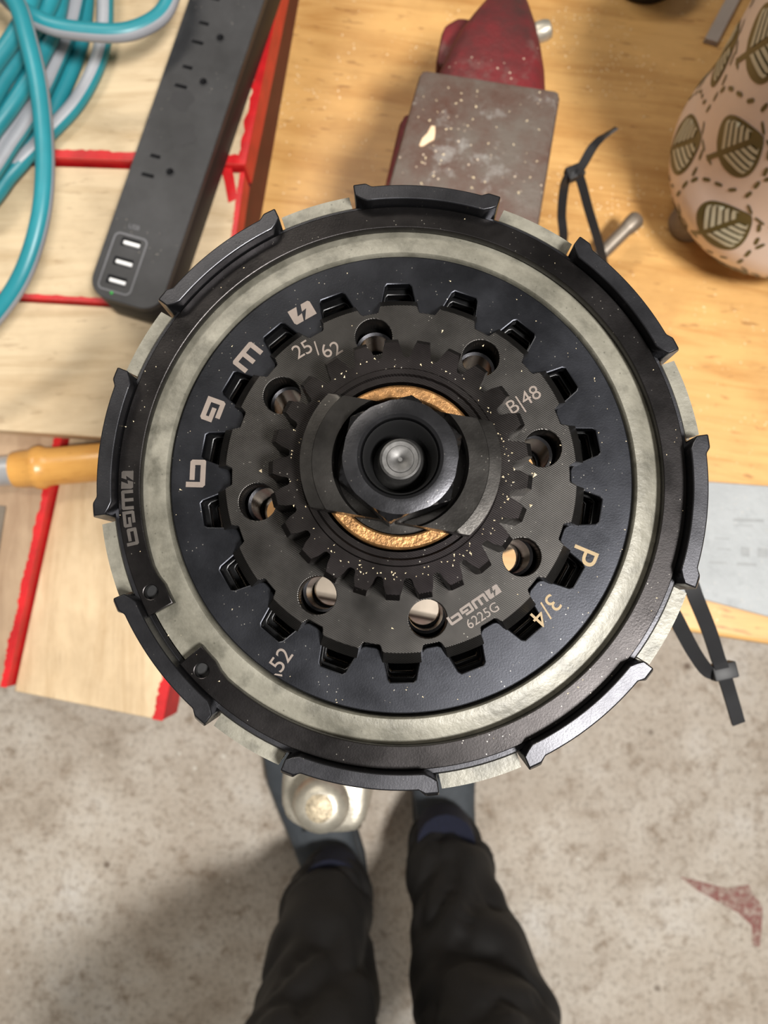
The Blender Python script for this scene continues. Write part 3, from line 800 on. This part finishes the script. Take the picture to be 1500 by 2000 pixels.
obj('blade', rbox(-.14, -.028, -.008, .008, .010, .015, .001), M_STEELW, ch, smooth=0)
# steel rule at the left edge
rl = empty('steel_rule', at(-40, 1060, zD + .009)); rl.rotation_euler = (0, 0, math.radians(-96))
tag(rl, 'thin grey steel rule poking in at the left edge', 'ruler')
obj('blade', rbox(-.028, .027, .0, .0155, .0004, .0016), M_ROD, rl, smooth=0)
obj('hook', rbox(.027, .029, .0, .0155, .0004, .0042), M_ROD, rl, smooth=0)

# ------------------------------------------------------------------ grey plate on the bench, right
gp = [at(u, v, ZB + .006) for u, v in ((1290, 934), (1620, 958), (1620, 1236), (1290, 1148))]
plate = tag(obj('metal_plate', prism([(p.x, p.y) for p in gp], ZB, ZB + .006, .0005), M_PLATE, smooth=0), 'flat light grey plate with faded print at the bench front', 'plate')
random.seed(3)
for u0, v0, u1, v1 in ((1432, 1012, 1492, 1020), (1432, 1024, 1470, 1028), (1396, 1050, 1425, 1054), (1400, 1070, 1426, 1075), (1448, 1068, 1464, 1088), (1480, 1070, 1500, 1090), (1386, 1096, 1420, 1102), (1440, 1098, 1478, 1106)):
    a = [at(u, v, ZB + .00615) for u, v in ((u0, v0), (u1, v0 + 2), (u1, v1), (u0, v1 - 2))]
    obj('faded_print', pydata('fp', a, [(0, 1, 2, 3)]), M_FADED, plate, smooth=0)

# ------------------------------------------------------------------ cable ties
def ribbon(path, w, t, wide, sub=8):
    path = smooth_path(path, sub); bm = bmesh.new(); rg = []
    for i, p in enumerate(path):
        d = (path[min(i + 1, len(path) - 1)] - path[max(i - 1, 0)]).normalized()
        s = wide(i / (len(path) - 1)) if callable(wide) else wide
        s = (s - s.dot(d) * d).normalized(); u = s.cross(d)
        rg.append([bm.verts.new(p + s * a * w / 2 + u * b * t / 2) for a, b in ((1, 1), (-1, 1), (-1, -1), (1, -1))])
    for a, b in zip(rg, rg[1:]):
        for k in range(4): bm.faces.new((a[k], a[(k + 1) % 4], b[(k + 1) % 4], b[k]))
    bm.faces.new(rg[0]); bm.faces.new(rg[-1]); bmesh.ops.recalc_face_normals(bm, faces=bm.faces)
    return bm
def tie(name, label, band, tail, head_px, z, wband, side):
    o = empty(name, at(head_px[0], head_px[1], z))
    tag(o, label, 'cable tie', 'black cable ties')
    def loc(p): return (p if isinstance(p, Vector) else at(*p)) - o.location
    obj('band', ribbon([loc(p) for p in band], wband, .0013, side), M_TIE, o, smooth=30)
    obj('tail', ribbon([loc(p) for p in tail], wband, .0013, side), M_TIE, o, smooth=30)
    return o
t1 = tie('cable_tie', 'black cable tie standing up between the vise and the patterned pot',
         [(1070, 650, .7125), (1090, 560, .755), (1100, 470, .80), (1097, 420, .815), (1101, 372, .83), (1108, 348, .84), (1124, 338, .842), (1134, 352, .838), (1150, 410, .82), (1168, 470, .80), (1180, 520, .78), (1192, 580, .75), (1180, 650, .7125)],
         [(1126, 340, .843), (1140, 318, .846), (1156, 290, .85), (1170, 274, .852), (1186, 262, .854), (1204, 250, .856)], (1122, 338), .84, .0058, Vector((.8, .25, .5)))
h = obj('head', rbox(-.0055, .0055, -.0042, .0042, -.0035, .0035, .0008), M_TIE, t1, smooth=40); h.rotation_euler = (0, 0, math.radians(22))
t2 = tie('cable_tie', 'black cable tie hanging below the clutch over the bench front',
         [C + Vector((-.0105, 0, -.091)), C + Vector((-.004, .0102, -.091)), C + Vector((.010, .008, -.092)), (1050, 940, 1.066), (1200, 1020, 1.063), (1300, 1078, 1.061), (1342, 1126, 1.059), (1360, 1170, 1.055), (1385, 1232, 1.045), (1402, 1285, 1.035), (1408, 1304, 1.032), (1394, 1314, 1.03), (1378, 1306, 1.032), (1356, 1275, 1.04), (1334, 1235, 1.048), (1310, 1190, 1.055), (1250, 1090, 1.065), (1100, 990, 1.067), C + Vector((.010, -.010, -.092)), C + Vector((-.004, -.0102, -.092)), C + Vector((-.0105, 0, -.092))],
         [(1404, 1290, 1.034), (1414, 1318, 1.03), (1424, 1350, 1.024), (1433, 1380, 1.02), (1442, 1412, 1.016)], (1412, 1310), 1.03, .0046, Vector((.9, .35, .1)))
h = obj('head', rbox(-.0042, .0042, -.0028, .0028, -.0026, .0026, .0006), M_TIE, t2, smooth=40); h.rotation_euler = (0, 0, math.radians(12))

# ------------------------------------------------------------------ patterned pot
pc = at(1470, 398, ZB)
pot = empty('plant_pot', (pc.x, pc.y, ZB))
tag(pot, 'blush ceramic pot printed with olive green leaves on small feet', 'pot')
PROF = [(.030, .0125), (.050, .014), (.064, .020), (.0745, .031), (.0820, .045), (.0858, .060), (.0858, .072), (.0835, .086), (.0822, .100), (.0825, .125), (.0835, .160), (.0850, .215), (.0865, .276), (.0865, .280), (.0835, .280), (.082, .27), (.070, .03), (.02, .022)]
pm = polar([(r, z) for r, z in PROF], 72, False)
bevel(obj('body', pm, M_POT, pot, smooth=50), .0006)
obj('soil', revolve([(.079, .235), (.0805, .243), (.03, .247), (.005, .248)], 40), m_simple('dark_potting_soil', srgb(50, 38, 28), .9, var=.4, scale=90, bump=.8, bscale=200), pot, smooth=50)
for a in (198, 318, 78):
    t = math.radians(a)
    obj('foot', revolve([(.013, 0), (.0155, .003), (.0155, .012), (.013, .022)], 28), M_FOOT, pot, loc=(.056 * math.cos(t), .056 * math.sin(t), 0), smooth=50)
# unrolled wall: s = length along the outer profile, t = arc length at the belly
OP = PROF[:13]; SL = [0]
for a, b in zip(OP, OP[1:]): SL.append(SL[-1] + math.hypot(b[0] - a[0], b[1] - a[1]))
def wall(t, s, off):
    s = max(0, min(SL[-1] - 1e-5, s)); i = max(k for k in range(len(SL)) if SL[k] <= s); i = min(i, len(OP) - 2)
    f = (s - SL[i]) / (SL[i + 1] - SL[i])
    r = OP[i][0] * (1 - f) + OP[i + 1][0] * f; z = OP[i][1] * (1 - f) + OP[i + 1][1] * f
    dr, dz = OP[i + 1][0] - OP[i][0], OP[i + 1][1] - OP[i][1]; l = math.hypot(dr, dz)
    r += dz / l * off; z -= dr / l * off
    a = t / .083
    return (r * math.cos(a), r * math.sin(a), z)
PV = {0: ([], []), 1: ([], [])}
def quad_strip(A, B, off, m):
    V, Fc = PV[m]; b = len(V)
    for p, q in zip(A, B): V.append(wall(p[0], p[1], off)); V.append(wall(q[0], q[1], off))
    for i in range(len(A) - 1): Fc.append((b + 2 * i, b + 2 * i + 1, b + 2 * i + 3, b + 2 * i + 2))
def leaf(t0, s0, L, Wd, ang):
    for m in (0, 1): PV[m][0].clear(); PV[m][1].clear()
    c, s = math.cos(ang), math.sin(ang)
    T = lambda x, y: (t0 + x * c - y * s, s0 + x * s + y * c)
    def hw(x): u = max(0, min(1, x / L)); return Wd * (math.sin(math.pi * u ** .8) ** .75) * (1.0 - .15 * u)
    N = 24; xs = [L * i / N for i in range(N + 1)]
    for q in range(8):
        f0, f1 = 1 - q / 4, 1 - (q + 1) / 4
        quad_strip([T(x, hw(x) * f0) for x in xs], [T(x, hw(x) * f1) for x in xs], .00025, 0)
    quad_strip([T(-L * .28 + L * .3 * i / 4, Wd * .085) for i in range(5)], [T(-L * .28 + L * .3 * i / 4, -Wd * .085) for i in range(5)], .00025, 0)
    nb = 7
    for sd in (1, -1):
        for k in range(nb):
            x0 = L * (.02 + .90 * k / nb); x1 = x0 + L * .90 / nb * .66
            A, B = [], []
            for j in range(6):
                y = Wd * .09 + (Wd * 1.02) * j / 5; sh = (y - Wd * .09) * .75
                def cl_(x):
                    xx = x + sh
                    lim = hw(xx) - Wd * .13
                    return T(xx, sd * min(y, lim)) if lim > Wd * .1 else None
                a, b = cl_(x0), cl_(x1)
                if a is None or b is None: break
                A.append(a); B.append(b)
            if len(A) > 1: quad_strip(A, B, .0008, 1)
    b = len(PV[0][0]); n0 = len(PV[0][1])
    me = pydata('leaf', PV[0][0] + PV[1][0], PV[0][1] + [tuple(i + b for i in f) for f in PV[1][1]])
    for i, p in enumerate(me.polygons): p.material_index = 0 if i < n0 else 1
    obj('leaf', me, [M_OLIVE, M_PALEG], pot, smooth=60)
    for m in (0, 1): PV[m][0].clear(); PV[m][1].clear()
def dash(t, s, ang, l=.0042, w=.0011):
    c, sn = math.cos(ang), math.sin(ang)
    xs = [-l, -l * .6, 0, l * .6, l]; ws = [w * .4, w, w, w, w * .4]
    T = lambda x, y: (t + x * c - y * sn, s + x * sn + y * c)
    quad_strip([T(x, q) for x, q in zip(xs, ws)], [T(x, -q) for x, q in zip(xs, ws)], .00025, 0)
CIRC = 2 * math.pi * .083; NL = 8; DT = CIRC / NL
DASH = []
base_t = math.radians(236) * .083
for row in range(6):
    for k in range(NL):
        t = base_t + (k + .5 * (row % 2) + .1 * row) * DT; s = .030 + row * .058
        if s > SL[-1] - .02: continue
        leaf(t, s - .006, .050, .0205, math.radians(68))
        for (dx, dy, a) in ((-.031, -.004, 85), (-.031, .008, 92), (-.028, .019, 72), (-.021, .030, 50), (-.012, .038, 45), (-.002, .046, 60), (.028, .034, 112), (.033, .022, 100), (-.024, -.014, 140), (-.014, -.018, 170), (-.003, -.017, 10)):
            if .004 < s + dy < SL[-1] - .004: DASH.append((t + dx, s + dy, math.radians(a), .0040, .0013))
for a in DASH: dash(*a)
tag(obj('dash_print', pydata('print', *PV[0]), M_OLIVE, pot, smooth=60), kind='stuff')

# grey card and black tin at the far edge
cd = empty('cardboard_strip', at(1398, 62, ZB))
tag(cd, 'grey card strip lying behind the patterned pot', 'card')
a = [at(u, v, ZB + .0045) - cd.location for u, v in ((1376, 76), (1402, 84), (1476, -60), (1448, -60))]
obj('card_sheet', prism([(p.x, p.y) for p in a], .0, .0022, .0004), M_CARD, cd, smooth=0)
obj('card_fold', prism([(p.x * .96, p.y * .96) for p in a], .0022, .0045, .0004), M_CARD, cd, smooth=0)
tc = at(1262, -58, ZB + .002)
tin = empty('round_tin', (tc.x, tc.y, ZB)); tag(tin, 'black round tin at the far edge of the bench', 'tin')
obj('body', revolve([(.0285, 0), (.030, .0015), (.030, .028), (.029, .03)], 48), M_BLACK, tin, smooth=50)
obj('lid', revolve([(.0305, .03), (.031, .031), (.031, .042), (.029, .044), (.005, .0445)], 48), M_STRIPSIDE, tin, smooth=50)

# sawdust on bench and vise
random.seed(12)
def bench_pt():
    u = random.choice((random.gauss(640, 60), random.gauss(690, 60), random.uniform(1100, 1480))); v = random.uniform(20, 900)
    p = at(u, v, ZB); return (p.x, p.y, ZB)
sd = crumbs(260, bench_pt, .0003, .0008, 6)
tag(obj('sawdust', sd, M_CHIP, smooth=0), 'fine pale sawdust scattered over the bench top', 'sawdust', kind='stuff')
def vise_pt():
    p = vl(random.uniform(810, 1060), random.uniform(170, 380), .90); return (p.x, p.y, .90)
tag(obj('sawdust', crumbs(45, vise_pt, .0002, .0006, 7), M_CHIP, vise, smooth=0), kind='stuff')

# ------------------------------------------------------------------ person: legs, socks, shoes
per = empty('person', at(760, 1720, 0)); per.location.z = 0
tag(per, 'person in black trousers, navy socks and slate grey shoes standing at the bench', 'person')
PL = per.location
LEGS = {
 'l': [(652, 1712, .085, .050), (650, 1740, .12, .057), (640, 1790, .19, .062), (628, 1880, .28, .070), (612, 2000, .375, .077)],
 'r': [(868, 1628, .085, .050), (872, 1660, .12, .057), (890, 1740, .20, .064), (915, 1860, .29, .073), (950, 2000, .375, .082)]}
def leg_mesh():
    parts = []
    for k, pts in LEGS.items():
        W = [at(u, v, z) for u, v, z, r in pts]; Rr = [p[3] for p in pts]
        kx = W[-1].x; ky = W[-1].y
        hipx = PL.x + (-.085 if k == 'l' else .105)
        W += [Vector((kx * .9 + hipx * .1, ky - .005, .50)), Vector(((kx + hipx) / 2, ky - .03, .66)), Vector((hipx, ky - .06, .82)), Vector((hipx * .8 + PL.x * .2, ky - .07, .93))]
        Rr += [.078, .086, .094, .088]
        cum = len(W) - 1
        def rad(t, Rr=Rr, cum=cum):
            x = t * cum; i = min(int(x), cum - 1); f = x - i; return Rr[i] * (1 - f) + Rr[i + 1] * f
        b = tube(W, rad, 40, None, 14, up=Vector((0, 1, .1)))
        parts.append(b)
    pel = bmesh.new(); bmesh.ops.create_uvsphere(pel, u_segments=32, v_segments=20, radius=1)
    y_ = (at(612, 2000, .375).y + at(950, 2000, .375).y) / 2
    for v in pel.verts: v.co = Vector((PL.x + v.co.x * .17, y_ - .07 + v.co.y * .105, .93 + v.co.z * .10))
    parts.append(pel)
    me = merge(parts)
    # cloth folds: creases slanting round the shins and bunching above the hem
    bm = bmesh.new(); bm.from_mesh(me)
    bmesh.ops.recalc_face_normals(bm, faces=bm.faces); bm.normal_update()
    for v in bm.verts:
        p = v.co
        f = math.exp(-((p.z - .13) / .06) ** 2) * .004 * math.sin(p.z * 210 + 8 * noise.noise(p * 9))
        f += .011 * noise.noise(Vector((p.x * 14 + p.z * 9, p.y * 14, p.z * 13 - p.x * 16)))
        rn = 1 - abs(noise.noise(Vector((p.x * 9 - p.z * 5, p.y * 9 + 3, p.z * 11 + p.x * 16)))) * 3.2
        f -= .012 * max(0, rn) ** 2
        p += v.normal * f
        p -= PL
    bm.to_mesh(me); bm.free(); return me
tr = obj('trousers', leg_mesh(), M_TROUSER, per, smooth=80)
rm = tr.modifiers.new('remesh', 'REMESH'); rm.mode = 'VOXEL'; rm.voxel_size = .0045; rm.use_smooth_shade = True
sm = tr.modifiers.new('smooth', 'SMOOTH'); sm.factor = .5; sm.iterations = 2
def shoe(heel, toe):
    d = (toe - heel); L = .295; a = math.atan2(d.y, d.x)
    M = Matrix.Translation((heel.x - PL.x, heel.y - PL.y, 0)) @ Matrix.Rotation(a, 4, 'Z')
    def loft(rows, nm, mat, par):
        n = 28; V, Fc = [], []
        for x, w, z0, z1, p in rows:
            for k in range(n):
                t = 2 * math.pi * k / n; cs, sn = math.cos(t), math.sin(t)
                V.append((x, 1.14 * w * math.copysign(abs(cs) ** p, cs), (z0 + z1) / 2 + (z1 - z0) / 2 * math.copysign(abs(sn) ** p, sn)))
        for j in range(len(rows) - 1):
            for k in range(n): Fc.append((j * n + k, j * n + (k + 1) % n, (j + 1) * n + (k + 1) % n, (j + 1) * n + k))
        Fc.append(tuple(range(n))); Fc.append(tuple((len(rows) - 1) * n + k for k in range(n)))
        me = pydata(nm, V, Fc); me.transform(M); return obj(nm, me, mat, par, smooth=50)
    sh = loft([(.000, .018, .02, .055, .7), (.008, .033, .02, .078, .7), (.035, .041, .02, .088, .75), (.075, .041, .02, .085, .8), (.115, .044, .02, .083, .85), (.16, .050, .02, .072, .85), (.205, .055, .02, .060, .85), (.245, .051, .02, .050, .85), (.275, .038, .02, .042, .85), (.29, .018, .02, .034, .85)], 'shoe', M_SHOE, per)
    loft([(-.006, .02, 0, .026, .5), (.006, .037, 0, .028, .5), (.05, .044, 0, .026, .4), (.11, .044, 0, .024, .4), (.16, .051, 0, .024, .4), (.205, .057, 0, .024, .4), (.25, .052, 0, .024, .4), (.285, .036, 0, .026, .45), (.298, .016, 0, .026, .5)], 'sole', M_SOLE, sh)
    for k in range(4):
        x = .128 + .022 * k
        me = merge([tube([(x, -.022, .079 - .0075 * k), (x + .003, 0, .0845 - .009 * k), (x, .022, .079 - .0075 * k)], .0028, 8, None, 5)]); me.transform(M)
        obj('lace', me, M_SOLE, sh, smooth=60)
    return sh
hL = at(672, 1752, .03); hR = at(872, 1668, .03)
shoe(hL, at(590, 1480, .03)); shoe(hR, at(858, 1400, .03))
for (u, v, z, r), (u2, v2) in ((LEGS['l'][0], (650, 1722)), (LEGS['r'][0], (868, 1638))):
    a = at(u2, v2, .062) - PL; b = at(u, v, .12) - PL
    obj('sock', tube([a + Vector((0, .004, 0)), (a + b) / 2, b, b + Vector((0, 0, .05))], lambda t: .047 - .006 * t, 24, None, 4, up=Vector((0, 1, 0))), M_SOCK, per, smooth=60)
